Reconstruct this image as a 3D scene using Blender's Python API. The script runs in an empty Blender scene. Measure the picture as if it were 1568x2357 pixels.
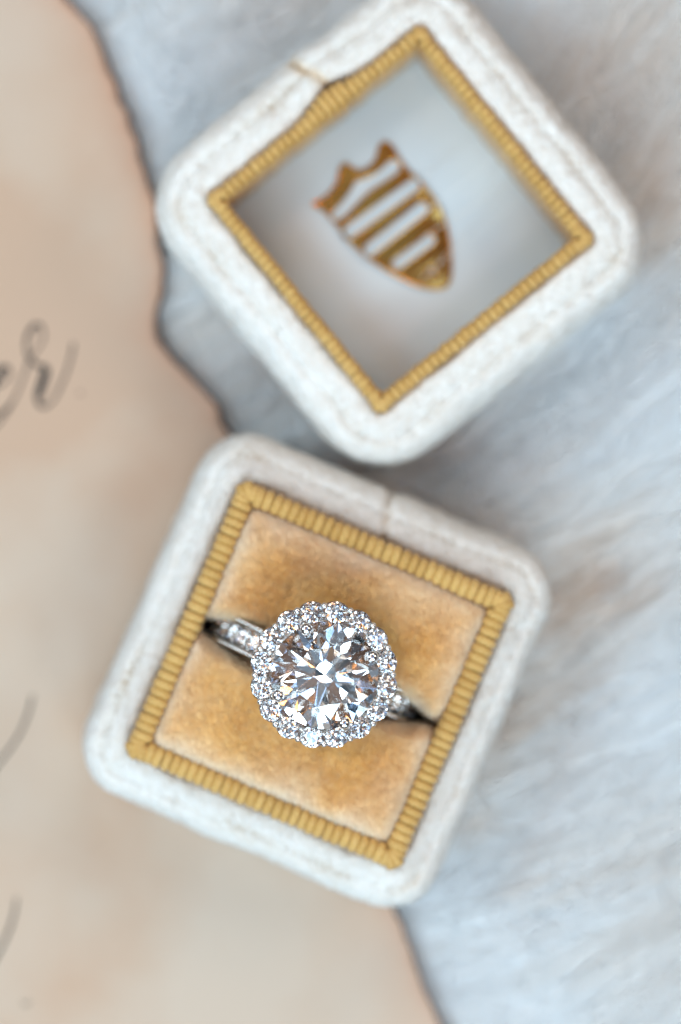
import bpy, bmesh, math, random
import numpy as np
from mathutils import Vector, Matrix, noise as mn

random.seed(7)
rng = np.random.default_rng(11)
R = math.radians
scene = bpy.context.scene
scene.unit_settings.system = 'METRIC'
scene.unit_settings.scale_length = 0.01          # one unit is one centimetre
COL = scene.collection

# ------------------------------------------------------------------ camera
FOCUS_Z = 3.10            # height of the centre stone
DIST = 30.0               # lens to the plane in focus
PXCM = 270.0              # picture scale at that plane (1568 px wide frame)
CAM_Z = FOCUS_Z + DIST
GROUND = 0.70            # height of the paper
cam_data = bpy.data.cameras.new('camera')
cam = bpy.data.objects.new('camera', cam_data)
COL.objects.link(cam)
cam.location = (0, 0, CAM_Z)
cam_data.sensor_fit = 'VERTICAL'
cam_data.sensor_height = 36.0
cam_data.lens = 36.0 * DIST / (2357.0 / PXCM)
cam_data.clip_start = 0.5
cam_data.clip_end = 2000
cam_data.dof.use_dof = True
cam_data.dof.focus_distance = DIST
cam_data.dof.aperture_fstop = cam_data.lens * 1e-3 / 1.70
scene.camera = cam

# ------------------------------------------------------------------ light
world = bpy.data.worlds.new('World')
scene.world = world
world.use_nodes = True
bg = world.node_tree.nodes['Background']
# mottled noise for the unseen room, its tones chosen for the diamond's reflections
wn = world.node_tree
w_co = wn.nodes.new('ShaderNodeTexCoord')
w_no = wn.nodes.new('ShaderNodeTexNoise')
w_no.inputs['Scale'].default_value = 3.4
w_no.inputs['Detail'].default_value = 3.0
w_no.inputs['Roughness'].default_value = 0.6
wn.links.new(w_co.outputs['Generated'], w_no.inputs['Vector'])
w_ra = wn.nodes.new('ShaderNodeValToRGB')
el = w_ra.color_ramp.elements
el[0].position = 0.37; el[0].color = (0.008, 0.014, 0.02, 1)
el[1].position = 0.68; el[1].color = (1.15, 1.0, 0.86, 1)
for p_, c_ in ((0.435, (0.03, 0.08, 0.12, 1)), (0.46, (0.22, 0.11, 0.06, 1)), (0.50, (0.42, 0.23, 0.13, 1)), (0.545, (0.58, 0.36, 0.23, 1)), (0.565, (0.20, 0.40, 0.66, 1)), (0.62, (0.50, 0.70, 0.86, 1))):
    e_ = el.new(p_); e_.color = c_
wn.links.new(w_no.outputs['Fac'], w_ra.inputs[0])
wn.links.new(w_ra.outputs[0], bg.inputs[0])
bg.inputs[1].default_value = 0.34


def area_lamp(name, az, el, dist, sx, sy, radiance, colour):
    """A window or an added lamp: az is the picture direction it stands in, el its height."""
    d = bpy.data.lights.new(name, 'AREA')
    d.shape = 'RECTANGLE'
    d.size, d.size_y = sx, sy
    d.energy = radiance * math.pi * sx * sy
    d.color = colour
    o = bpy.data.objects.new(name, d)
    COL.objects.link(o)
    v = Vector((math.cos(R(az)) * math.cos(R(el)), math.sin(R(az)) * math.cos(R(el)), math.sin(R(el))))
    o.location = v * dist
    o.rotation_euler = (-v).to_track_quat('-Z', 'Y').to_euler()
    return o


# key window, parted into panes to vary the facets; others left and behind
for du, dv in ((-1, -1), (0, -1), (1, -1), (-1, 1), (0, 1), (1, 1)):
    area_lamp('window_pane_lamp', -88 + du * 25, 44 + dv * 8, 60, 14, 11, 7.8, (0.66, 0.87, 1.0))
for dv in (-1, 1):
    area_lamp('left_window_lamp', 174, 46 + dv * 9, 66, 22, 13, 7.4, (0.68, 0.88, 1.0))
area_lamp('back_window_lamp', 122, 45, 66, 18, 20, 5.0, (0.66, 0.87, 1.0))
for az_, el_ in ((18, 43), (74, 43)):
    area_lamp('warm_fill_lamp', az_, el_, 68, 26, 18, 3.6, (1.0, 0.84, 0.68))  # added warm fill, lifts the shadows from the far sides
for az_, el_ in ((-150, 68), (40, 64), (-40, 72)):
    area_lamp('blue_glint_lamp', az_, el_, 70, 7, 13, 4.5, (0.32, 0.58, 1.0))  # small blue lamps added for glints in the diamond
for az_, el_ in ((150, 64), (-100, 66)):
    area_lamp('orange_glint_lamp', az_, el_, 70, 9, 9, 6.5, (1.0, 0.40, 0.11))  # orange lamps added to put warm flashes into the diamond

vs = scene.view_settings
vs.view_transform = 'Standard'
vs.look = 'None'
vs.exposure = 0.52
vs.gamma = 1.0
vs.use_curve_mapping = False
cy = scene.cycles
cy.max_bounces = 18
cy.transmission_bounces = 16
cy.glossy_bounces = 10
cy.diffuse_bounces = 7
cy.use_adaptive_sampling = True
cy.adaptive_threshold = 0.02
cy.transparent_max_bounces = 8
cy.caustics_refractive = False
cy.caustics_reflective = False
cy.blur_glossy = 0.3
cy.sample_clamp_indirect = 12
cy.use_denoising = True


# ------------------------------------------------------------------ helpers
def px_scale(z):
    return PXCM * DIST / (CAM_Z - z)


def at(px, py, z):
    s = px_scale(z)
    return Vector(((px - 784) / s, -(py - 1178.5) / s, z))


def empty(name, loc=(0, 0, 0), rz=0.0):
    o = bpy.data.objects.new(name, None)
    o.empty_display_size = 0.3
    COL.objects.link(o)
    o.location = loc
    o.rotation_euler = (0, 0, rz)
    return o


def tag(o, label=None, cat=None, group=None, kind=None):
    if label: o['label'] = label
    if cat: o['category'] = cat
    if group: o['group'] = group
    if kind: o['kind'] = kind
    return o


def obj(name, me, mat=None, parent=None):
    o = bpy.data.objects.new(name, me)
    COL.objects.link(o)
    if mat is not None and not me.materials:
        me.materials.append(mat)
    if parent is not None:
        o.parent = parent
    return o


def mesh(name, verts, faces, smooth=True):
    me = bpy.data.meshes.new(name)
    me.from_pydata([tuple(v) for v in verts], [], faces)
    me.update()
    if smooth:
        me.polygons.foreach_set('use_smooth', np.ones(len(me.polygons), dtype=bool))
    return me


def set_attr(me, name, values):
    a = me.attributes.new(name, 'FLOAT', 'POINT')
    a.data.foreach_set('value', np.asarray(values, dtype=np.float32))


def fbm(p, scale, oct=3):
    return mn.fractal(Vector(p) * scale, 1.0, 2.0, oct)


class Mat:
    def __init__(self, name):
        self.m = bpy.data.materials.new(name)
        self.m.use_nodes = True
        self.nt = self.m.node_tree
        self.p = self.nt.nodes['Principled BSDF']

    def n(self, typ, **kw):
        nd = self.nt.nodes.new(typ)
        for k, v in kw.items():
            if k.startswith('i_'):
                key = k[2:]
                key = int(key) if key.isdigit() else key.replace('_', ' ')
                nd.inputs[key].default_value = v
            else:
                setattr(nd, k, v)
        return nd

    def l(self, a, b):
        self.nt.links.new(a, b)

    def set(self, **kw):
        for k, v in kw.items():
            self.p.inputs[k.replace('_', ' ')].default_value = v

    def coord(self, which='Object'):
        return self.n('ShaderNodeTexCoord').outputs[which]

    def noise(self, scale, detail=4, rough=0.55, vec=None):
        nd = self.n('ShaderNodeTexNoise')
        nd.inputs['Scale'].default_value = scale
        nd.inputs['Detail'].default_value = detail
        nd.inputs['Roughness'].default_value = rough
        self.l(vec if vec is not None else self.coord(), nd.inputs['Vector'])
        return nd.outputs['Fac']

    def attr(self, name):
        return self.n('ShaderNodeAttribute', attribute_name=name).outputs['Fac']

    def ramp(self, fac, stops):
        nd = self.n('ShaderNodeValToRGB')
        cr = nd.color_ramp
        while len(cr.elements) < len(stops):
            cr.elements.new(0.5)
        for e, (p, c) in zip(cr.elements, stops):
            e.position = p
            e.color = (*c, 1) if not isinstance(c, (int, float)) else (c, c, c, 1)
        self.l(fac, nd.inputs[0])
        return nd.outputs[0]

    def mix(self, fac, a, b):
        nd = self.n('ShaderNodeMix', data_type='RGBA')
        for s, v in ((nd.inputs[0], fac), (nd.inputs[6], a), (nd.inputs[7], b)):
            if isinstance(v, bpy.types.NodeSocket):
                self.l(v, s)
            elif isinstance(v, (int, float)):
                s.default_value = v
            else:
                s.default_value = (*v, 1)
        return nd.outputs[2]

    def math(self, op, a, b=0.0):
        nd = self.n('ShaderNodeMath', operation=op)
        for s, v in ((nd.inputs[0], a), (nd.inputs[1], b)):
            if isinstance(v, bpy.types.NodeSocket):
                self.l(v, s)
            else:
                s.default_value = v
        return nd.outputs[0]

    def bump(self, height, strength, dist):
        nd = self.n('ShaderNodeBump')
        nd.inputs['Strength'].default_value = strength
        nd.inputs['Distance'].default_value = dist
        self.l(height, nd.inputs['Height'])
        self.l(nd.outputs[0], self.p.inputs['Normal'])

    def colour(self, sock):
        self.l(sock, self.p.inputs['Base Color'])


# ------------------------------------------------------------------ materials
def m_white_velvet():
    m = Mat('white_velvet')
    m.set(Roughness=0.85, Sheen_Weight=0.35, Sheen_Roughness=0.4)
    m.p.inputs['Specular IOR Level'].default_value = 0.15
    n1 = m.noise(9, 5, 0.6)
    n2 = m.noise(34, 4, 0.7)
    base = m.mix(m.ramp(n1, [(0.35, 0.0), (0.68, 1.0)]), (0.84, 0.82, 0.78), (0.76, 0.72, 0.66))
    worn = m.math('MULTIPLY', m.attr('wear'), m.ramp(n2, [(0.42, 0.0), (0.62, 1.0)]))
    c = m.mix(worn, base, (0.46, 0.33, 0.19))
    stain = m.math('MULTIPLY', m.attr('stain'), m.ramp(n1, [(0.3, 0.25), (0.6, 1.0)]))
    c = m.mix(stain, c, (0.72, 0.50, 0.25))
    m.colour(c)
    m.bump(m.noise(46, 4, 0.7), 0.55, 0.02)
    return m.m


def m_white_pile():
    m = Mat('white_velvet_pile')
    m.set(Roughness=0.8)
    m.p.inputs['Specular IOR Level'].default_value = 0.2
    n2 = m.noise(20, 4, 0.7)
    c = m.mix(m.ramp(n2, [(0.40, 0.0), (0.66, 1.0)]), (0.93, 0.925, 0.90), (0.79, 0.735, 0.65))
    worn = m.math('MULTIPLY', m.attr('wear'), m.ramp(m.noise(30, 3), [(0.45, 0.0), (0.62, 0.9)]))
    c = m.mix(m.ramp(m.noise(15, 5, 0.75), [(0.58, 0.0), (0.72, 0.6)]), c, (0.64, 0.53, 0.40))
    c = m.mix(worn, c, (0.50, 0.36, 0.20))
    c = m.mix(m.attr('stain'), c, (0.74, 0.52, 0.27))
    m.colour(c)
    return m.m


def m_tan_velvet(pile=False):
    m = Mat('tan_velvet_pile' if pile else 'tan_velvet')
    m.set(Roughness=0.85)
    m.p.inputs['Specular IOR Level'].default_value = 0.15
    if not pile:
        m.set(Sheen_Weight=0.3, Sheen_Roughness=0.35)
    big = m.noise(2.2, 4, 0.55)
    mid = m.noise(8, 4, 0.6)
    f = m.math('ADD', m.math('MULTIPLY', big, 0.75), m.math('MULTIPLY', mid, 0.25))
    c = m.ramp(f, [(0.32, (0.70, 0.36, 0.10)), (0.50, (0.82, 0.475, 0.15)), (0.66, (0.87, 0.55, 0.21))])
    pale_edge = m.math('MULTIPLY', m.attr('pale_edge'), m.ramp(mid, [(0.30, 0.8), (0.60, 1.0)]))
    c = m.mix(pale_edge, c, (0.86, 0.77, 0.66))
    if pile:
        c = m.mix(m.ramp(m.noise(24, 3, 0.7), [(0.40, 0.0), (0.66, 0.45)]), c, (0.93, 0.72, 0.44))
    m.colour(c)
    if not pile:
        m.bump(mid, 0.4, 0.03)
    return m.m


def m_ribbon(groove=False):
    m = Mat('gold_grosgrain_groove' if groove else 'gold_grosgrain')
    m.set(Roughness=0.40, Sheen_Weight=0.15)
    m.p.inputs['Specular IOR Level'].default_value = 0.5
    if groove:
        m.colour(m.mix(m.noise(12), (0.30, 0.17, 0.035), (0.36, 0.21, 0.05)))
        return m.m
    oi = m.n('ShaderNodeObjectInfo')
    a = m.mix(oi.outputs['Random'], (0.58, 0.335, 0.085), (0.68, 0.42, 0.125))
    co = m.coord()
    w = m.n('ShaderNodeTexWave', wave_type='BANDS', bands_direction='Y')
    w.inputs['Scale'].default_value = 20.0
    w.inputs['Distortion'].default_value = 0.6
    m.l(co, w.inputs['Vector'])
    c = m.mix(m.ramp(w.outputs['Fac'], [(0.0, 0.55), (0.6, 0.0)]), a, (0.48, 0.26, 0.06))
    m.colour(c)
    m.bump(w.outputs['Fac'], 0.5, 0.008)
    return m.m


def m_satin():
    m = Mat('white_satin')
    m.set(Roughness=0.42, Sheen_Weight=0.2)
    m.p.inputs['Specular IOR Level'].default_value = 0.5
    m.colour(m.mix(m.noise(3), (0.66, 0.72, 0.74), (0.62, 0.68, 0.71)))
    m.bump(m.noise(140, 2), 0.06, 0.004)
    return m.m


def m_metal(name, col, rough, nscale=14, var=0.06):
    m = Mat(name)
    m.set(Metallic=1.0)
    m.p.inputs['Base Color'].default_value = (*col, 1)
    m.l(m.ramp(m.noise(nscale), [(0.3, max(0.0, rough - var)), (0.7, rough + var)]), m.p.inputs['Roughness'])
    return m.m


def m_diamond():
    m = Mat('diamond')
    nt = m.nt
    out = nt.nodes['Material Output']
    nt.nodes.remove(m.p)
    g = nt.nodes.new('ShaderNodeBsdfGlass')
    g.inputs['Color'].default_value = (1, 1, 1, 1)
    g.inputs['Roughness'].default_value = 0.0
    g.inputs['IOR'].default_value = 2.417
    prev = g.outputs[0]
    nt.links.new(prev, out.inputs['Surface'])
    return m.m


def m_paper():
    m = Mat('aged_paper')
    m.set(Roughness=0.8)
    m.p.inputs['Specular IOR Level'].default_value = 0.2
    co = m.coord()
    big = m.noise(0.30, 2, 0.45, co)
    mid = m.noise(1.3, 3, 0.5, co)
    f = m.math('ADD', m.math('MULTIPLY', big, 0.78), m.math('MULTIPLY', mid, 0.22))
    c = m.ramp(f, [(0.40, (0.54, 0.44, 0.35)), (0.49, (0.52, 0.40, 0.305)), (0.58, (0.50, 0.35, 0.25))])
    c = m.mix(m.attr('toned'), c, (0.51, 0.36, 0.265))
    sc = m.math('MULTIPLY', m.attr('scorch'), m.ramp(m.noise(5, 3, 0.6, co), [(0.25, 0.55), (0.6, 1.0)]))
    c = m.mix(sc, c, (0.50, 0.24, 0.14))
    c = m.mix(m.attr('char'), c, (0.035, 0.026, 0.022))
    m.colour(c)
    m.bump(m.noise(60, 3, 0.6, co), 0.15, 0.01)
    return m.m


def m_plain(name, col, rough=0.8, var=0.12, scale=8):
    m = Mat(name)
    m.set(Roughness=rough)
    m.p.inputs['Specular IOR Level'].default_value = 0.2
    m.colour(m.mix(m.noise(scale), col, tuple(c * (1 - var) for c in col)))
    return m.m


def m_fur():
    m = Mat('white_fur')
    m.set(Roughness=0.6)
    m.p.inputs['Specular IOR Level'].default_value = 0.3
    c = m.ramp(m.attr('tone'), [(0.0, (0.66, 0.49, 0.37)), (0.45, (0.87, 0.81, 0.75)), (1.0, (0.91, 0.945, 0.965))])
    m.colour(c)
    return m.m


M = dict(velvet=m_white_velvet(), wpile=m_white_pile(), tan=m_tan_velvet(), tpile=m_tan_velvet(True),
         rib=m_ribbon(), groove=m_ribbon(True), satin=m_satin(),
         gold=m_metal('gold', (0.88, 0.44, 0.10), 0.15, 14, 0.03), plat=m_metal('platinum', (0.78, 0.77, 0.76), 0.09, 20, 0.04),
         diamond=m_diamond(), paper=m_paper(), ink=m_plain('ink', (0.018, 0.024, 0.026), 0.5),
         dark=m_plain('dark_lining', (0.035, 0.025, 0.02)), fur=m_fur(),
         backing=m_plain('rug_backing', (0.84, 0.80, 0.74), 0.9, 0.08, 2))


# ------------------------------------------------------------------ short pile grown on a surface
def grow_pile(src, name, mat, parent, count, length, radius, lean=(0, 0), spread=0.5, keep=None, attrs=()):
    me = src.data
    me.calc_loop_triangles()
    nv = len(me.vertices)
    co = np.empty(nv * 3, np.float32); me.vertices.foreach_get('co', co); co = co.reshape(-1, 3)
    no = np.empty(nv * 3, np.float32); me.vertices.foreach_get('normal', no); no = no.reshape(-1, 3)
    nt = len(me.loop_triangles)
    tv = np.empty(nt * 3, np.int32); me.loop_triangles.foreach_get('vertices', tv); tv = tv.reshape(-1, 3)
    av = {}
    for a in attrs:
        buf = np.empty(nv, np.float32); me.attributes[a].data.foreach_get('value', buf); av[a] = buf
    a, b, c = co[tv[:, 0]], co[tv[:, 1]], co[tv[:, 2]]
    area = np.linalg.norm(np.cross(b - a, c - a), axis=1)
    if keep is not None:
        area = area * keep((a + b + c) / 3)
    t = rng.choice(nt, count, p=area / area.sum())
    u = rng.random(count); v = rng.random(count)
    f = u + v > 1
    u[f], v[f] = 1 - u[f], 1 - v[f]
    w = np.stack([1 - u - v, u, v], 1)[:, :, None]
    tri = tv[t]
    P = (co[tri] * w).sum(1)
    N = (no[tri] * w).sum(1)
    N /= np.linalg.norm(N, axis=1)[:, None] + 1e-9
    D = N + rng.normal(0, spread, (count, 3)) + np.array([lean[0], lean[1], 0])
    D /= np.linalg.norm(D, axis=1)[:, None]
    flip = (D * N).sum(1) < 0.15
    D[flip] = N[flip]
    L = length * (0.6 + 0.7 * rng.random(count))[:, None]
    X = np.cross(D, np.array([0.31, 0.72, 0.62])); X /= np.linalg.norm(X, axis=1)[:, None]
    Y = np.cross(D, X)
    V = np.empty((count, 4, 3), np.float32)
    for k in range(3):
        an = 2 * math.pi * k / 3
        V[:, k] = P - D * length * 0.25 + (X * math.cos(an) + Y * math.sin(an)) * radius
    V[:, 3] = P + D * L
    base = (np.arange(count) * 4)[:, None]
    F = np.concatenate([base + np.array([0, 1, 3]), base + np.array([1, 2, 3]), base + np.array([2, 0, 3])], 1).reshape(-1, 3)
    pm = bpy.data.meshes.new(name)
    pm.vertices.add(count * 4); pm.vertices.foreach_set('co', V.reshape(-1))
    pm.loops.add(F.size); pm.loops.foreach_set('vertex_index', F.reshape(-1).astype(np.int32))
    pm.polygons.add(len(F)); pm.polygons.foreach_set('loop_start', np.arange(0, F.size, 3, dtype=np.int32))
    pm.update(calc_edges=True)
    for a_ in attrs:
        val = (av[a_][tri] * w[:, :, 0]).sum(1)
        set_attr(pm, a_, np.repeat(val, 4))
    o = obj(name, pm, mat, parent)
    o['kind'] = 'stuff'
    return o


# ------------------------------------------------------------------ rug of long white fur
PAPER_EDGE = [(-420, 60), (-220, 96), (-60, 118), (0, 152), (35, 188), (65, 214), (115, 243), (165, 262), (240, 290), (320, 320), (400, 345),
              (470, 360), (560, 378), (600, 384), (650, 376), (690, 373), (740, 366), (790, 373), (830, 405), (862, 442), (900, 466),
              (930, 498), (975, 521), (1010, 541), (1040, 556), (1300, 690), (1700, 800), (2090, 908), (2150, 936), (2230, 968), (2330, 1008),
              (2420, 1040), (2560, 1075), (2800, 1150)]
PE_Y = np.array([p[0] for p in PAPER_EDGE], float)
PE_X = np.array([p[1] for p in PAPER_EDGE], float)
S0 = px_scale(GROUND)


def paper_edge_x(y_world):
    py = 1178.5 - np.asarray(y_world) * S0
    return (np.interp(py, PE_Y, PE_X) - 784) / S0


def build_rug():
    root = empty('fur_rug', (0, 0, GROUND - 0.34))
    tag(root, 'long white fur rug under the paper and both ring boxes', 'rug', kind='structure')
    n = 40
    vs_, fs_ = [], []
    for j in range(n + 1):
        for i in range(n + 1):
            x = -9 + 18 * i / n; y = -10 + 20 * j / n
            vs_.append((x, y, 0.05 * fbm((x, y, 0), 0.6)))
    for j in range(n):
        for i in range(n):
            a = j * (n + 1) + i
            fs_.append((a, a + 1, a + n + 2, a + n + 1))
    obj('backing', mesh('backing', vs_, fs_), M['backing'], root)
    # strands, gathered in locks that lean the same way
    NL = 2900
    per = 26
    lx = rng.uniform(-4.2, 4.6, NL); ly = rng.uniform(-6.2, 5.6, NL)
    keep = lx > paper_edge_x(ly) - 0.9
    lx, ly = lx[keep], ly[keep]
    NL = len(lx)
    ang = np.array([R(36 + 26 * mn.noise(Vector((x * 0.33, y * 0.33, 4.2))) + 6 * mn.noise(Vector((x * 1.1, y * 1.1, 9))) + (14 if x > 1.5 and y > 2 else 0))
                    for x, y in zip(lx, ly)]) + rng.normal(0, 0.08, NL)
    tone = np.array([0.90 + 0.45 * mn.noise(Vector((x * 0.5, y * 0.5, 1.7))) for x, y in zip(lx, ly)]) + rng.normal(0, 0.12, NL)
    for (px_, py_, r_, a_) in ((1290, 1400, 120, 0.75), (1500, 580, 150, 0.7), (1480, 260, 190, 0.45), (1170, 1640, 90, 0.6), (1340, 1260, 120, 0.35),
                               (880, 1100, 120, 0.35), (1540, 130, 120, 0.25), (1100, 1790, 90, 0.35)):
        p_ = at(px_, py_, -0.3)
        tone -= a_ * np.exp(-((lx + 0.6 - p_.x) ** 2 + (ly + 0.4 - p_.y) ** 2) / (r_ / 250.0) ** 2)  # tan patches that also put the brown shade beside the boxes into the colour
    lift = np.array([0.25 + 0.08 * mn.noise(Vector((x * 0.8, y * 0.8, 7.7))) for x, y in zip(lx, ly)])
    cnt = NL * per
    li = np.repeat(np.arange(NL), per)
    r0 = rng.normal(0, 0.13, (cnt, 2))
    root_p = np.stack([lx[li] + r0[:, 0], ly[li] + r0[:, 1]], 1)
    a = ang[li] + rng.normal(0, 0.10, cnt)
    length = rng.uniform(1.2, 2.1, cnt)
    lift += 0.16 * np.clip((lx - paper_edge_x(ly) - 0.3) / 0.8, 0, 1)
    hgt = np.clip(lift[li] + rng.normal(0, 0.035, cnt), 0.14, 0.75)
    stray = (rng.random(cnt) < 0.004) & (root_p[:, 0] > paper_edge_x(root_p[:, 1]) + 0.6)            # single long hairs standing above the rest
    hgt[stray] = rng.uniform(0.6, 1.2, int(stray.sum()))
    length[stray] = rng.uniform(1.8, 2.8, int(stray.sum()))
    seg = 4
    sides = 3
    rad0 = rng.uniform(0.007, 0.013, cnt)
    d = np.stack([np.cos(a), np.sin(a)], 1)
    perp = np.stack([-d[:, 1], d[:, 0]], 1)
    wave = rng.normal(0, 0.06, cnt)
    V = np.empty((cnt, seg + 1, sides, 3), np.float32)
    for s in range(seg + 1):
        t = s / seg
        along = length * (0.15 * t + 0.85 * t * t)
        z = hgt * (1 - (1 - t) ** 2) - 0.07 * t ** 4 * length
        conv = 1 - 0.55 * t
        c = np.stack([lx[li], ly[li]], 1) + r0 * conv[..., None] if isinstance(conv, np.ndarray) else np.stack([lx[li], ly[li]], 1) + r0 * conv
        c = c + d * along[:, None] + perp * (wave * math.sin(t * 4.0))[:, None]
        rr = rad0 * (1 - 0.8 * t)
        for k in range(sides):
            an = 2 * math.pi * k / sides
            V[:, s, k, :2] = c + perp * (rr * math.cos(an + math.pi / 2))[:, None]
            V[:, s, k, 2] = z + rr * 0.45 * math.sin(an + math.pi / 2)
    idx = (np.arange(cnt) * (seg + 1) * sides)[:, None]
    quads = []
    for s in range(seg):
        for k in range(sides):
            k2 = (k + 1) % sides
            quads.append([s * sides + k, s * sides + k2, (s + 1) * sides + k2, (s + 1) * sides + k])
    F = (idx[:, :, None] + np.array(quads)[None]).reshape(-1, 4)
    me = bpy.data.meshes.new('fur')
    nv = cnt * (seg + 1) * sides
    me.vertices.add(nv); me.vertices.foreach_set('co', V.reshape(-1))
    me.loops.add(F.size); me.loops.foreach_set('vertex_index', F.reshape(-1).astype(np.int32))
    me.polygons.add(len(F)); me.polygons.foreach_set('loop_start', np.arange(0, F.size, 4, dtype=np.int32))
    me.update(calc_edges=True)
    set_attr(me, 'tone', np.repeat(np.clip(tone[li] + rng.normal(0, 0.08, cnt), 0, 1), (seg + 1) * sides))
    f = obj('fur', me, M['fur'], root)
    f['kind'] = 'stuff'


build_rug()


# ------------------------------------------------------------------ lettered paper with a burnt edge
def build_paper():
    root = empty('invitation_paper', (0, 0, GROUND))
    tag(root, 'aged tan paper with burnt ragged edge and black calligraphy under the lower box', 'paper')
    y0, y1, ny = 7.6, -8.0, 420
    nx = 70
    vs_, fs_, scorch, char, toned = [], [], [], [], []
    for j in range(ny + 1):
        y = y0 + (y1 - y0) * j / ny
        ex = float(paper_edge_x(y))
        ex += 0.045 * mn.noise(Vector((0.3, y * 2.6, 0))) + 0.028 * mn.noise(Vector((0.7, y * 7.0, 3)))
        py = 1178.5 - y * S0
        rough = 1.0 if py < 1200 else 0.55
        for i in range(nx + 1):
            t = 1 - (1 - i / nx) ** 2.6
            x = -6.2 + (ex + 6.2) * t
            de = ex - x
            z = 0.03 * mn.noise(Vector((x * 0.5, y * 0.5, 5))) + 0.05 * math.exp(-de / 0.35) * (0.5 + mn.noise(Vector((0, y * 1.3, 8))))
            vs_.append((x, y, z))
            w = (0.050 + 0.024 * mn.noise(Vector((2, y * 2.3, 1)))) * rough
            char.append(float(np.clip(1.3 - de / max(0.012, w), 0, 1)))
            scorch.append(rough * float(np.clip(math.exp(-de / 0.14), 0, 1)) * 0.9)
            toned.append(float(np.clip(math.exp(-de / 0.75) * (0.55 + 0.7 * mn.noise(Vector((x * 0.8, y * 0.6, 2)))), 0, 0.8)) * rough)
    for j in range(ny):
        for i in range(nx):
            a = j * (nx + 1) + i
            fs_.append((a, a + nx + 1, a + nx + 2, a + 1))
    me = mesh('sheet', vs_, fs_)
    set_attr(me, 'scorch', scorch); set_attr(me, 'char', char); set_attr(me, 'toned', toned)
    sh = obj('sheet', me, M['paper'], root)
    so = sh.modifiers.new('thickness', 'SOLIDIFY')
    so.thickness = 0.03; so.offset = -1

    def stroke(name, pts):
        """pen stroke on the paper: (x, y, width) in picture units, smoothed with a spline"""
        P = np.array(pts, float)
        dense = []
        for k in range(len(P) - 1):
            p0 = P[max(k - 1, 0)]; p1 = P[k]; p2 = P[k + 1]; p3 = P[min(k + 2, len(P) - 1)]
            for t in np.linspace(0, 1, 9)[:-1]:
                dense.append(0.5 * ((2 * p1) + (p2 - p0) * t + (2 * p0 - 5 * p1 + 4 * p2 - p3) * t * t + (3 * p1 - p0 - 3 * p2 + p3) * t ** 3))
        dense.append(P[-1])
        D = np.array(dense)
        W = np.stack([(D[:, 0] - 784) / S0, -(D[:, 1] - 1178.5) / S0], 1)
        wd = np.maximum(D[:, 2], 1.0) / S0 / 2
        tg = np.gradient(W, axis=0); tg /= np.linalg.norm(tg, axis=1)[:, None] + 1e-9
        nm = np.stack([-tg[:, 1], tg[:, 0]], 1)
        v, f = [], []
        for k in range(len(W)):
            for s in (-1, 1):
                q = W[k] + nm[k] * wd[k] * s
                z = 0.03 * mn.noise(Vector((q[0] * 0.5, q[1] * 0.5, 5))) + 0.006
                v.append((q[0], q[1], z))
        for k in range(len(W) - 1):
            f.append((2 * k, 2 * k + 2, 2 * k + 3, 2 * k + 1))
        o = obj(name, mesh(name, v, f), M['ink'], root)
        return o

    z7 = lambda pts: [(x * 0.1718, 673.3 + y * 0.1718, w) for x, y, w in pts]
    stroke('letter_r', z7([(-160, 1900, 5), (20, 1700, 5), (190, 1430, 5), (320, 1120, 5), (400, 900, 6), (500, 760, 4), (580, 620, 5), (560, 460, 6), (470, 440, 10),
                           (380, 560, 9), (350, 700, 7), (380, 860, 8), (470, 960, 7), (590, 1000, 12), (612, 1060, 19), (570, 1200, 20), (525, 1340, 18), (505, 1450, 10), (570, 1530, 8),
                           (690, 1470, 5), (800, 1280, 6), (900, 1040, 6), (960, 820, 6), (985, 680, 7)]))
    stroke('letter_e', z7([(-330, 1500, 5), (-160, 1330, 5), (10, 1230, 5), (130, 1120, 5), (110, 1010, 7), (20, 1030, 16), (-90, 1200, 18), (-140, 1420, 16), (-90, 1640, 9), (20, 1620, 5), (160, 1470, 5)]))
    stroke('letter_stroke', [(76, 1600, 5), (66, 1640, 6), (48, 1684, 6), (24, 1722, 6), (-8, 1764, 6), (-60, 1830, 8)])
    stroke('letter_stroke', [(39, 2066, 5), (34, 2100, 6), (22, 2140, 7), (4, 2180, 7), (-30, 2240, 9)])
    stroke('ink_dot', [(181, 903, 3), (185, 906, 5), (189, 905, 3)])
    stroke('ink_dot', [(50, 2306, 2), (60, 2312, 3), (70, 2304, 3)])


build_paper()


# ------------------------------------------------------------------ ring boxes
def loop_points(a, r, ns=26, nc=10):
    """rounded square, half size a, corner radius r; returns [(x, y, nx, ny)]"""
    r = min(r, a * 0.98)
    out = []
    for q in range(4):
        rot = Matrix.Rotation(math.pi / 2 * q, 2)
        b = a - r
        for k in range(ns):
            t = k / ns
            p = rot @ Vector((a, -b + 2 * b * t)); n_ = rot @ Vector((1, 0))
            out.append((p.x, p.y, n_.x, n_.y))
        for k in range(nc):
            an = math.pi / 2 * k / nc
            n_ = rot @ Vector((math.cos(an), math.sin(an)))
            c = rot @ Vector((b, b))
            out.append((c.x + n_.x * r, c.y + n_.y * r, n_.x, n_.y))
    return out


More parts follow.
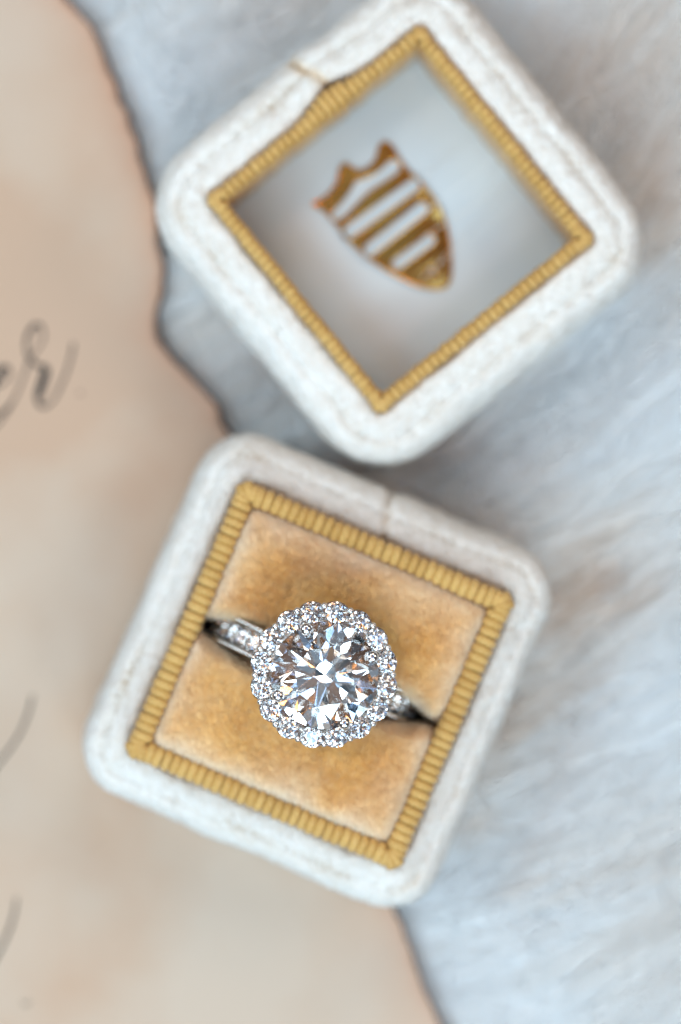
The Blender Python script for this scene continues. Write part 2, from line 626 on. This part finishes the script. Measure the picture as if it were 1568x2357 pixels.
def velvet_shell(name, parent, h, prof, top, seam_u, gap, wob, seed):
    """prof: (offset outward from the ribbon's outer edge, z, wear)"""
    verts, faces, wear, stain = [], [], [], []
    # refine the profile
    P = []
    for k in range(len(prof) - 1):
        p, q = np.array(prof[k], float), np.array(prof[k + 1], float)
        m_ = max(1, int(np.linalg.norm((q - p)[:2]) / 0.035))
        m_ = min(m_, 14)
        for t in range(m_):
            P.append(p + (q - p) * t / m_)
    P.append(np.array(prof[-1], float))
    L = None
    for (o, z, wr) in P:
        rc = 0.05 + max(0.0, o) * (1.18 if gap else 1.02)
        pts = loop_points(h + o, rc, 60, 18)
        L = len(pts)
        for (x, y, nx, ny) in pts:
            d = wob * mn.fractal(Vector((x * 2.1, y * 2.1, z * 2.1 + seed)), 1, 2, 4)
            zz = z + 0.6 * wob * mn.fractal(Vector((x * 3.3, y * 3.3, seed + 9)), 1, 2, 3) * (1 if z > 0.2 else 0)
            d += 0.013 * mn.fractal(Vector((x * 9, y * 9, z * 9 + seed)), 1, 2, 3)
            zz += 0.017 * mn.fractal(Vector((x * 9, y * 9, seed + 5)), 1, 2, 3) * (1 if z > 0.2 else 0)
            if not gap:
                d -= 0.055 * max(0.0, nx) * min(1.0, max(0.0, o) / 0.4)
            st = 0.0
            wv = wr
            if y > h * 0.7 and abs(nx) < 0.75 and z > top - 0.9:
                # where the two ends of the velvet strip meet
                g = math.exp(-((x - seam_u + 0.25 * (o - 0.2)) / 0.022) ** 2)
                zz -= 0.05 * g * (1 if o < 0.5 else 0.4)
                d -= 0.035 * g if o > 0.3 else 0
                st = max(st, 0.75 * math.exp(-((x - seam_u + 0.25 * (o - 0.2)) / 0.05) ** 2)) * (1 if gap else 0.25)
                if gap:
                    gg = math.exp(-((x - seam_u - 0.02) / 0.24) ** 2)
                    d += gap * gg * max(0.0, 1 - max(0, o) / 0.46)
                    d += 0.03 * math.exp(-((x - seam_u - 0.09) / 0.12) ** 2)
            verts.append((x + nx * d, y + ny * d, zz))
            wear.append(wv * (0.30 + 1.1 * mn.noise(Vector((x * 2.2, y * 2.2, seed + 3)))))
            stain.append(st)
    nl = len(P)
    for k in range(nl - 1):
        for i in range(L):
            j = (i + 1) % L
            faces.append((k * L + i, (k + 1) * L + i, (k + 1) * L + j, k * L + j))
    faces.append(tuple(range(L)))
    faces.append(tuple((nl - 1) * L + i for i in reversed(range(L))))
    me = mesh(name, verts, faces)
    set_attr(me, 'wear', np.clip(wear, 0, 1)); set_attr(me, 'stain', stain)
    bm = bmesh.new(); bm.from_mesh(me); bmesh.ops.recalc_face_normals(bm, faces=bm.faces[:]); bm.to_mesh(me); bm.free()
    return obj(name, me, M['velvet'], parent)


def rib_mesh(name, pitch, path, bump, wedge=False, w=0.17):
    """one cord of the ribbon: swept along path [(across, z)], rounded across the pitch"""
    path = np.array(path, float)
    tg = np.gradient(path, axis=0); tg /= np.linalg.norm(tg, axis=1)[:, None]
    nm = np.stack([tg[:, 1], -tg[:, 0]], 1)       # outward for a path running from outer foot over the top
    nm = np.where((nm[:, 1:2] < -0.01), -nm, nm)
    cs = [(-0.5, -0.25), (-0.46, 0.35), (-0.28, 0.85), (0.0, 1.0), (0.28, 0.85), (0.46, 0.35), (0.5, -0.25)]
    v, f = [], []
    for k, (y, z) in enumerate(path):
        sc = 1.0 if not wedge else max(0.10, y / w)
        for (cx, ch) in cs:
            v.append((cx * pitch * sc, y + nm[k][0] * ch * bump * min(1, sc + 0.3), z + nm[k][1] * ch * bump * min(1, sc + 0.3)))
    n = len(cs)
    for k in range(len(path) - 1):
        for i in range(n - 1):
            a = k * n + i
            f.append((a, a + 1, a + n + 1, a + n))
    f.append(tuple(range(n)))
    f.append(tuple(reversed(range((len(path) - 1) * n, len(path) * n))))
    me = mesh(name, v, f)
    bm = bmesh.new(); bm.from_mesh(me); bmesh.ops.recalc_face_normals(bm, faces=bm.faces[:]); bm.to_mesh(me); bm.free()
    return me


def ribbon_trim(parent, h, w, z_top, out_depth, in_depth, pitch, gap_u=None, seed=0, bump=0.019):
    """grosgrain ribbon folded over the rim: a carrier frame plus its cords"""
    rr = random.Random(seed)
    # carrier
    prof = [(-w + 0.006, z_top - in_depth), (-w + 0.006, z_top - 0.05), (-w + 0.03, z_top - 0.018), (-w / 2, z_top - 0.006), (-0.03, z_top - 0.018),
            (-0.006, z_top - 0.05), (-0.006, z_top - out_depth)]
    verts, faces = [], []
    L = 0
    for (o, z) in prof:
        pts = loop_points(h + o, 0.012 + (o + w) * 0.25, 24, 4)
        L = len(pts)
        verts += [(x, y, z) for (x, y, _, _) in pts]
    for k in range(len(prof) - 1):
        for i in range(L):
            j = (i + 1) % L
            faces.append((k * L + i, k * L + j, (k + 1) * L + j, (k + 1) * L + i))
    me = mesh('ribbon_trim', verts, faces)
    tr = obj('ribbon_trim', me, M['groove'], parent)
    path = [(w, -out_depth), (w, -0.055), (w - 0.022, -0.016), (w * 0.68, 0.002), (w * 0.32, 0.002), (0.022, -0.016), (0.0, -0.055), (0.0, -in_depth * 0.5), (0.0, -in_depth)]
    straight = rib_mesh('rib', pitch, path, bump)
    fan = rib_mesh('corner_rib', pitch * 1.22, path[:6], bump, True, w)
    for m_ in (straight, fan):
        m_.materials.append(M['rib'])
    inner = h - w
    n = int(round(2 * inner / pitch))
    step = 2 * inner / n
    for q in range(4):
        rot = math.pi / 2 * q
        c, s = math.cos(rot), math.sin(rot)
        for i in range(n):
            u = -inner + step * (i + 0.5)
            # the side's outward direction is +y before turning
            o = obj('rib', straight, None, tr)
            jit = 0.006
            x, y = u, inner + rr.uniform(-0.005, 0.005)
            sc = 1.0
            if gap_u is not None and q == 0:
                g = math.exp(-((u - gap_u) / 0.24) ** 2)
                sc = 1 + 0.62 * g
            o.location = (x * c - y * s, x * s + y * c, z_top + rr.uniform(-jit, jit))
            o.rotation_euler = (rr.uniform(-0.008, 0.008), 0, rot + rr.uniform(-0.045, 0.045))
            o.scale = (step / pitch * rr.uniform(0.94, 1.03), sc, 1)
        for k, an in enumerate((11.25, 33.75, 56.25, 78.75)):
            o = obj('rib', fan, None, tr)
            x, y = inner, inner
            o.location = (x * c - y * s, x * s + y * c, z_top + rr.uniform(-0.006, 0.004) + 0.002 * k)
            o.rotation_euler = (0, 0, rot - R(an))
            ln = 1.02 if k in (0, 3) else 1.2
            o.scale = (1.0, ln, 1)
    return tr


# ---- the lower box with the ring cushion
BASE_C = at(736, 1555, 2.4)
BASE_ROT = R(-23.3)
BH = 682 / 2 / px_scale(2.4)
BW = 0.158


def build_base():
    root = empty('ring_box', (BASE_C.x, BASE_C.y, GROUND + 0.03), BASE_ROT)
    tag(root, 'white velvet ring box with tan cushion and gold ribbon rim holding the diamond ring', 'ring box')
    prof = [(-0.02, 1.45, 0), (-0.015, 1.90, 0.2), (0.01, 2.03, 0.35), (0.06, 2.075, 0.15), (0.14, 2.07, 0.15), (0.20, 2.05, 0.45), (0.222, 2.030, 0.9), (0.243, 2.018, 1.0),
            (0.268, 2.022, 0.8), (0.31, 2.005, 0.3), (0.36, 1.95, 0.1), (0.395, 1.86, 0.1), (0.41, 1.70, 0.1), (0.425, 1.45, 0.1), (0.43, 1.1, 0.1), (0.42, 0.80, 0.1), (0.38, 0.69, 0)]
    dz0 = 0.685
    prof = [(o_, z_ - dz0, w_) for (o_, z_, w_) in prof]
    sh = velvet_shell('velvet_shell', root, BH, prof, 2.05 - dz0, 0.0, 0.0, 0.022, 3.0)
    grow_pile(sh, 'velvet_pile', M['wpile'], sh, 70000, 0.030, 0.0042, (0.1, 0.1), 0.7,
              keep=lambda c: (c[:, 2] > 1.2 - dz0) * 1.0 * (np.maximum(abs(c[:, 0]), abs(c[:, 1])) > BH - 0.03), attrs=('wear', 'stain'))
    ribbon_trim(root, BH, BW, 2.36 - dz0, 0.40, 0.45, 0.082, seed=5)
    # floor of the slot
    a = BH - BW + 0.02
    fl = []
    pts = loop_points(a, 0.03, 4, 3)
    me = mesh('slot_lining', [(x, y, 1.5 - dz0) for x, y, _, _ in pts] + [(x, y, 1.47 - dz0) for x, y, _, _ in pts],
              [tuple(range(len(pts)))] + [tuple(reversed(range(len(pts), 2 * len(pts))))] +
              [(i, i + len(pts), (i + 1) % len(pts) + len(pts), (i + 1) % len(pts)) for i in range(len(pts))], False)
    obj('slot_lining', me, M['dark'], root)
    inner = BH - BW + 0.004
    for sgn in (1, -1):
        nu, nv = 120, 84
        verts, faces, pale_edge = [], [], []
        Z0, DEP = 2.37 - dz0, 0.62
        for j in range(nv + 1):
            for i in range(nu + 1):
                # parameters run past the edge so the sheet rolls over and down
                a_ = -1 + 2 * i / nu
                b_ = -1 + 2 * j / nv
                u = math.copysign(abs(a_) ** 0.86, a_) * inner

                def slot_edge(u):
                    k = abs(u + 0.08) / inner
                    return 0.030 + 0.082 * (1 / (1 + math.exp((k - 0.90) / 0.035))) + 0.012 * mn.noise(Vector((u * 2, sgn, 0)))
                lo = slot_edge(u)
                hi = inner + 0.004 * mn.noise(Vector((u * 3, sgn * 4, 1)))
                bb = math.copysign(abs(b_) ** 0.82, b_)
                v = lo + (hi - lo) * (bb + 1) / 2
                # distance to the nearest border
                eu = (inner - abs(u)); ev_lo = v - lo; ev_hi = hi - v
                roll = 0.13
                def drop(e, r_):
                    t = max(0.0, 1 - e / r_)
                    return 1 - math.sqrt(max(0.0, 1 - min(1.0, t) ** 2))
                dz = 0.15 * drop(eu, roll) + 0.32 * drop(ev_lo, 0.15) + 0.15 * drop(ev_hi, roll)
                soft = 0.05 * (math.exp(-eu / 0.28) + math.exp(-ev_lo / 0.25) + math.exp(-ev_hi / 0.28))
                z = Z0 + 0.055 - min(dz, 0.5) - soft + 0.022 * mn.fractal(Vector((u * 1.7, v * 1.7, 2 + sgn)), 1, 2, 3)
                if i in (0, nu) or j in (0, nv):
                    z = Z0 - DEP
                if sgn > 0:
                    z -= 0.05 * math.exp(-((u + 0.62) ** 2 + (v - 0.55) ** 2) / 0.05)
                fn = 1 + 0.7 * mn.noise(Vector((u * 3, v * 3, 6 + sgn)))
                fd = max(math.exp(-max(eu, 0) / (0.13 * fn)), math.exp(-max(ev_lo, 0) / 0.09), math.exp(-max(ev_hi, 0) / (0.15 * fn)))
                pale_edge.append(min(0.9, 1.0 * fd))  # colour turns paler towards the cushion's borders
                verts.append((u, sgn * v, z))
        for j in range(nv):
            for i in range(nu):
                q = j * (nu + 1) + i
                f4 = (q, q + 1, q + nu + 2, q + nu + 1)
                faces.append(f4 if sgn > 0 else tuple(reversed(f4)))
        # close the underside
        rim = [i for i in range(nu + 1)] + [j * (nu + 1) + nu for j in range(1, nv + 1)] + \
              [nv * (nu + 1) + i for i in range(nu - 1, -1, -1)] + [j * (nu + 1) for j in range(nv - 1, 0, -1)]
        faces.append(tuple(reversed(rim)) if sgn > 0 else tuple(rim))
        me = mesh('cushion', verts, faces)
        set_attr(me, 'pale_edge', pale_edge)
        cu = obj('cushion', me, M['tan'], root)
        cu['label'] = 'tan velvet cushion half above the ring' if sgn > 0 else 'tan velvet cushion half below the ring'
        grow_pile(cu, 'cushion_pile', M['tpile'], cu, 60000, 0.042, 0.0040, (0.15, -0.35), 0.55, keep=lambda c: (c[:, 2] > 1.9 - dz0) * 1.0, attrs=('pale_edge',))
    return root


base = build_base()


# ---- the upper box part: the lid, lying open side up
LID_C = at(922, 503, 2.1)
LID_ROT = R(39.0)
LH = 637 / 2 / px_scale(2.1)
LW = 0.115
LID_BOTTOM = 0.40


def build_lid():
    root = empty('ring_box_lid', (LID_C.x, LID_C.y, LID_BOTTOM), LID_ROT)
    tag(root, 'white velvet ring box lid lying open with satin lining and gold shield emblem', 'ring box lid')
    b = -LID_BOTTOM
    T = 2.03 + b
    prof = [(-0.02, 0.85 + b, 0), (-0.012, T - 0.12, 0.2), (0.015, T - 0.02, 0.3), (0.07, T + 0.015, 0.1), (0.16, T + 0.02, 0.2), (0.235, T + 0.0, 0.6), (0.258, T - 0.018, 0.9), (0.275, T - 0.024, 1.0),
            (0.30, T - 0.012, 0.7), (0.36, T - 0.01, 0.25), (0.42, T - 0.06, 0.1), (0.465, T - 0.15, 0.05), (0.49, T - 0.30, 0), (0.50, T - 0.7, 0), (0.50, T - 1.4, 0), (0.47, 0.2, 0), (0.40, 0.0, 0)]
    sh = velvet_shell('velvet_shell', root, LH, prof, T, 0.16 * LH, 0.11, 0.024, 11.0)
    grow_pile(sh, 'velvet_pile', M['wpile'], sh, 70000, 0.030, 0.0042, (0.1, 0.1), 0.7,
              keep=lambda c: (c[:, 2] > T - 0.8) * 1.0 * (np.maximum(abs(c[:, 0]), abs(c[:, 1])) > LH - 0.02), attrs=('wear', 'stain'))
    ribbon_trim(root, LH, LW, T + 0.075, 0.30, 1.08, 0.0735, gap_u=0.16 * LH, seed=8, bump=0.013)
    # satin lining, slightly padded
    n = 60
    a = LH - LW + 0.008
    zl = T - 0.93
    verts, faces = [], []
    for j in range(n + 1):
        for i in range(n + 1):
            x = a * math.sin((-1 + 2 * i / n) * math.pi / 2)
            y = a * math.sin((-1 + 2 * j / n) * math.pi / 2)
            e = min(a - abs(x), a - abs(y))
            verts.append((x, y, zl + 0.05 * (1 - math.exp(-e / 0.35)) + 0.006 * mn.noise(Vector((x, y, 3)))))
    for j in range(n):
        for i in range(n):
            q = j * (n + 1) + i
            faces.append((q, q + 1, q + n + 2, q + n + 1))
    me = mesh('satin_lining', verts, faces)
    li = obj('satin_lining', me, M['satin'], root)
    so = li.modifiers.new('thickness', 'SOLIDIFY'); so.thickness = 0.04; so.offset = -1
    # gold shield: outline and openings measured on the picture, set at the lining's height
    zs = LID_BOTTOM + zl + 0.05
    inv = Matrix.Rotation(-LID_ROT, 2)

    def loc(x, y):
        p = at(673.3 + x * 0.2791, 282.8 + y * 0.2791, zs)
        return inv @ (Vector((p.x, p.y)) - Vector((LID_C.x, LID_C.y)))

    def smooth(pts, n=6):
        P = [np.array(p, float) for p in pts]; N = len(P); out = []
        for k in range(N):
            p0, p1, p2, p3 = P[k - 1], P[k], P[(k + 1) % N], P[(k + 2) % N]
            for t in np.linspace(0, 1, n, endpoint=False):
                out.append(0.5 * ((2 * p1) + (p2 - p0) * t + (2 * p0 - 5 * p1 + 4 * p2 - p3) * t * t + (3 * p1 - p0 - 3 * p2 + p3) * t ** 3))
        return out

    outline = smooth([(178, 665), (235, 640), (310, 585), (375, 490), (395, 390), (440, 345), (490, 380), (540, 405), (620, 385), (690, 310), (720, 200), (765, 165), (825, 205), (870, 290), (950, 400), (1080, 530), (1190, 680),
                      (1262, 850), (1296, 1050), (1302, 1230), (1282, 1325), (1210, 1365), (1060, 1345), (850, 1250), (650, 1128), (500, 1000), (380, 855), (270, 730), (205, 690)])
    slot1 = smooth([(312, 748), (395, 655), (465, 562), (522, 475), (616, 442), (712, 385), (785, 318), (850, 300), (898, 350), (872, 425), (775, 495), (635, 590), (518, 705), (420, 798), (335, 815)])

    def capsule(p, q, r):
        p, q = np.array(p, float), np.array(q, float)
        d = (q - p) / np.linalg.norm(q - p)
        base_an = math.atan2(d[1], d[0])
        out = []
        for k in range(11):
            an = base_an - math.pi / 2 + math.pi * k / 10
            out.append(q + r * np.array([math.cos(an), math.sin(an)]))
        for k in range(11):
            an = base_an + math.pi / 2 + math.pi * k / 10
            out.append(p + r * np.array([math.cos(an), math.sin(an)]))
        return out
    holes = [slot1, capsule((468, 903), (1000, 519), 66), capsule((636, 1052), (1064, 710), 66), capsule((862, 1166), (1132, 968), 58), capsule((1146, 1218), (1152, 1224), 38)]
    cu = bpy.data.curves.new('shield_outline', 'CURVE')
    cu.dimensions = '2D'; cu.fill_mode = 'BOTH'
    cu.extrude = 0.010; cu.bevel_depth = 0.014; cu.bevel_resolution = 3; cu.offset = 0.0
    for ring in [outline] + holes:
        sp = cu.splines.new('POLY'); sp.points.add(len(ring) - 1)
        for pt, (x, y) in zip(sp.points, ring):
            w_ = loc(x, y)
            pt.co = (w_.x, w_.y, 0, 1)
        sp.use_cyclic_u = True
    tmp = bpy.data.objects.new('tmp', cu); COL.objects.link(tmp)
    dg = bpy.context.evaluated_depsgraph_get()
    sm = bpy.data.meshes.new_from_object(tmp.evaluated_get(dg))
    bpy.data.objects.remove(tmp); bpy.data.curves.remove(cu)
    sm.name = 'shield_emblem'
    bm = bmesh.new(); bm.from_mesh(sm)
    bmesh.ops.remove_doubles(bm, verts=bm.verts[:], dist=1e-4)
    bmesh.ops.triangulate(bm, faces=[f for f in bm.faces if len(f.verts) > 4])
    long_e = [e for e in bm.edges if e.calc_length() > 0.06]
    bmesh.ops.subdivide_edges(bm, edges=long_e, cuts=3, use_grid_fill=True)
    ctr = loc(830, 830)
    for v in bm.verts:
        dx, dy = v.co.x - ctr.x, v.co.y - ctr.y
        v.co.z -= 0.09 * (dx * dx + dy * dy)
    bm.to_mesh(sm); bm.free()
    sm.polygons.foreach_set('use_smooth', np.ones(len(sm.polygons), dtype=bool))
    sm.set_sharp_from_angle(angle=R(28))
    sm.materials.clear()
    em = obj('shield_emblem', sm, M['gold'], li)
    em.location = (0, 0, zl + 0.085)
    em['label'] = 'gold shield emblem with slanted openings and scalloped top'
    return root


lid = build_lid()


# ------------------------------------------------------------------ the ring
def brilliant():
    """round brilliant of radius 1, girdle at z = 0: table, stars, kites, girdle facets, pavilion"""
    tc, tp = math.tan(R(34.3)), math.tan(R(40.9))
    g = 0.030
    rt = 0.565
    s_r, l_r = 0.80, 0.23
    dir_ = lambda k: Vector((math.cos(R(45 * k)), math.sin(R(45 * k))))
    v, f = [], []

    def add(p):
        v.append(p); return len(v) - 1
    c22 = math.cos(R(22.5))
    T = [add((dir_(k).x * rt, dir_(k).y * rt, g + (1 - rt) * tc)) for k in range(8)]
    S = [add((dir_(k + .5).x * s_r, dir_(k + .5).y * s_r, g + (1 - s_r * c22) * tc)) for k in range(8)]
    G = [add((dir_(k / 2).x, dir_(k / 2).y, g)) for k in range(16)]
    B = [add((dir_(k / 2).x, dir_(k / 2).y, -g)) for k in range(16)]
    Lw = [add((dir_(k + .5).x * l_r, dir_(k + .5).y * l_r, -g - (1 - l_r * c22) * tp)) for k in range(8)]
    C = add((0, 0, -g - tp))
    f.append(tuple(T))
    for k in range(8):
        n_ = (k + 1) % 8
        f.append((T[k], S[k], T[n_]))
        f.append((T[k], S[k - 1], G[2 * k], S[k]))
        f.append((S[k], G[2 * k], G[2 * k + 1]))
        f.append((S[k], G[2 * k + 1], G[(2 * k + 2) % 16]))
        f.append((C, Lw[k], B[2 * k], Lw[k - 1]))
        f.append((Lw[k], B[2 * k + 1], B[2 * k]))
        f.append((Lw[k], B[(2 * k + 2) % 16], B[2 * k + 1]))
    for k in range(16):
        n_ = (k + 1) % 16
        f.append((G[k], B[k], B[n_], G[n_]))
    me = mesh('brilliant', v, f, False)
    bm = bmesh.new(); bm.from_mesh(me); bmesh.ops.recalc_face_normals(bm, faces=bm.faces[:]); bm.to_mesh(me); bm.free()
    me.materials.append(M['diamond'])
    return me


def ico(name, r, sub=2, stretch=1.0):
    bm = bmesh.new(); bmesh.ops.create_icosphere(bm, subdivisions=sub, radius=r)
    for v in bm.verts:
        v.co.z *= stretch
    me = bpy.data.meshes.new(name); bm.to_mesh(me); bm.free()
    me.polygons.foreach_set('use_smooth', np.ones(len(me.polygons), dtype=bool))
    return me


def tube(name, pts, radii, sides=8, closed=False):
    pts = [Vector(p) for p in pts]
    v, f = [], []
    n = len(pts)
    up = None
    for k, p in enumerate(pts):
        a = pts[(k - 1) % n] if (closed or k > 0) else p
        b = pts[(k + 1) % n] if (closed or k < n - 1) else p
        t = (b - a).normalized()
        if up is None:
            up = t.orthogonal().normalized()
        up = (up - t * up.dot(t)).normalized()
        s = t.cross(up)
        for i in range(sides):
            an = 2 * math.pi * i / sides
            v.append(p + (up * math.cos(an) + s * math.sin(an)) * radii[k])
    for k in range(n if closed else n - 1):
        k2 = (k + 1) % n
        for i in range(sides):
            j = (i + 1) % sides
            f.append((k * sides + i, k * sides + j, k2 * sides + j, k2 * sides + i))
    if not closed:
        f.append(tuple(reversed(range(sides)))); f.append(tuple(range((n - 1) * sides, n * sides)))
    me = mesh(name, v, f)
    bm = bmesh.new(); bm.from_mesh(me); bmesh.ops.recalc_face_normals(bm, faces=bm.faces[:]); bm.to_mesh(me); bm.free()
    return me


def build_ring():
    # head centre on the picture; the hoop stands in the slot under it, leaning a little
    HZ = 3.02                                   # girdle height of the centre stone
    head = at(747, 1554, HZ)
    lean = R(4.2)
    RO, RI = 1.01, 0.86
    hz_local = 1.30                             # girdle above hoop centre
    ax = Vector((math.cos(BASE_ROT), math.sin(BASE_ROT), 0))
    centre = head - (ax * math.sin(lean) + Vector((0, 0, math.cos(lean)))) * hz_local
    root = empty('diamond_ring', centre)
    root.rotation_euler = (Matrix.Rotation(BASE_ROT, 3, 'Z') @ Matrix.Rotation(lean, 3, 'Y')).to_euler()
    tag(root, 'platinum ring with large round diamond in a scalloped halo of small diamonds', 'ring')
    gem = brilliant()
    # hoop: local x along the slot, z up, y across
    nseg = 160
    cs = [(-0.095, RI), (0.095, RI), (0.125, RI + 0.03), (0.125, RO - 0.03), (0.095, RO - 0.09), (-0.095, RO - 0.09), (-0.125, RO - 0.03), (-0.125, RI + 0.03)]
    v, f = [], []
    for k in range(nseg):
        an = 2 * math.pi * k / nseg
        for (y, r) in cs:
            v.append((r * math.sin(an), y, r * math.cos(an)))
    m_ = len(cs)
    for k in range(nseg):
        k2 = (k + 1) % nseg
        for i in range(m_):
            j = (i + 1) % m_
            f.append((k * m_ + i, k * m_ + j, k2 * m_ + j, k2 * m_ + i))
    me = mesh('band', v, f, True)
    bm = bmesh.new(); bm.from_mesh(me); bmesh.ops.recalc_face_normals(bm, faces=bm.faces[:]); bm.to_mesh(me); bm.free()
    band = obj('band', me, M['plat'], root)
    for s in (-1, 1):
        pts, rad = [], []
        N = 720
        for k in range(N):
            an = 2 * math.pi * k / N
            pts.append((RO * math.sin(an), s * 0.118, RO * math.cos(an)))
            rad.append(0.017 + 0.006 * math.sin(an * 150))
        obj('beaded_edge', tube('beaded_edge', pts, rad, 7, True), M['plat'], band)
    grain = ico('grain', 0.016, 1)
    grain.materials.append(M['plat'])
    for s in (-1, 1):
        for k in range(9):
            an = s * R(24 + 8.0 * k)
            d = obj('side_diamond', gem, None, band)
            rr_ = RO - 0.012
            d.location = (rr_ * math.sin(an), 0, rr_ * math.cos(an))
            d.rotation_euler = (0, an, random.uniform(0, 0.8)) if False else (Matrix.Rotation(an, 3, 'Y') @ Matrix.Rotation(random.uniform(0, .8), 3, 'Z')).to_euler()
            d.scale = (0.070, 0.070, 0.070)
            an2 = an + s * R(4.0)
            for q in (-1, 1):
                g_ = obj('bead', grain, None, band)
                g_.location = ((RO + 0.004) * math.sin(an2), q * 0.066, (RO + 0.004) * math.cos(an2))
    # head
    hz = hz_local
    RS = 250 / 2 / px_scale(HZ)                  # centre stone radius
    cd = obj('centre_diamond', gem, None, root)
    cd.location = (0, 0, hz + 0.05)
    cd.rotation_euler = (R(1.2), R(-4.6), R(9))
    cd.scale = (RS, RS, RS)
    cd['label'] = 'large round brilliant diamond in the middle of the halo'
    RH = 146.5 / px_scale(HZ)
    spin = -BASE_ROT                             # halo stones are placed on picture angles
    # halo plate: scalloped ring of metal under the small stones
    n = 192
    v, f = [], []
    rings = [(RS * 0.90, hz - 0.20), (RS * 0.99, hz - 0.15), (-0.008, hz - 0.148), (0.0, hz - 0.085), (0.012, hz - 0.085), (0.014, hz - 0.17), (RS * 0.97, hz - 0.26)]
    for (r, z) in rings:
        for k in range(n):
            an = 2 * math.pi * k / n
            if r < 0.1:
                sc = abs(math.cos((an - spin - R(11.25)) * 8))
                rr_ = RH + 0.022 + 0.060 * sc ** 0.6 + r
            else:
                rr_ = r
            v.append((rr_ * math.cos(an), rr_ * math.sin(an), z))
    for k in range(len(rings)):
        k2 = (k + 1) % len(rings)
        for i in range(n):
            j = (i + 1) % n
            f.append((k * n + i, k * n + j, k2 * n + j, k2 * n + i))
    me = mesh('halo_setting', v, f, False)
    bm = bmesh.new(); bm.from_mesh(me); bmesh.ops.recalc_face_normals(bm, faces=bm.faces[:]); bm.to_mesh(me); bm.free()
    halo = obj('halo_setting', me, M['plat'], root)
    bead = ico('bead', 0.0315, 3)
    for v_ in bead.vertices:                     # a bead is the rounded top of a little post
        if v_.co.z < 0:
            v_.co.z *= 5.0
    bead.materials.append(M['plat'])
    small = ico('grain', 0.020, 2)
    small.materials.append(M['plat'])
    for k in range(16):
        an = spin + R(11.25 + 22.5 * k)
        d = obj('halo_diamond', gem, None, halo)
        d.location = (RH * math.cos(an), RH * math.sin(an), hz - 0.05)
        tilt = Vector((random.gauss(0, 0.035), random.gauss(0, 0.035)))
        d.rotation_euler = (tilt.x, tilt.y, an + random.uniform(-0.4, 0.4))
        d.scale = (0.0935, 0.0935, 0.0935)
        an2 = spin + R(22.5 * k)
        for (r_, mm, dz) in ((RH + 0.048, bead, -0.035), (RH - 0.040, bead, -0.025)):
            b = obj('bead', mm, None, halo)
            b.location = (r_ * math.cos(an2 + random.gauss(0, .006)), r_ * math.sin(an2), hz + dz)
            s_ = random.uniform(0.9, 1.08) * (1.0 if r_ > RH else 0.78)
            b.scale = (s_, s_, s_)
    for k in range(4):
        an = spin + R(22 + 90 * k)
        c, s = math.cos(an), math.sin(an)
        P = [(0.10 * c, 0.10 * s, 0.93), (0.28 * c, 0.28 * s, 1.06), ((RS - 0.03) * c, (RS - 0.03) * s, hz - 0.14), ((RS + 0.022) * c, (RS + 0.022) * s, hz - 0.02), ((RS - 0.000) * c, (RS - 0.000) * s, hz + 0.09)]
        pr = obj('prong', tube('prong', P, [0.05, 0.045, 0.036, 0.034, 0.034], 10), M['plat'], root)
        tip = obj('prong_tip', ico('prong_tip', 0.054, 3, 0.85), M['plat'], pr)
        tip.location = ((RS - 0.030) * c, (RS - 0.030) * s, hz + 0.118)
    return root


build_ring()
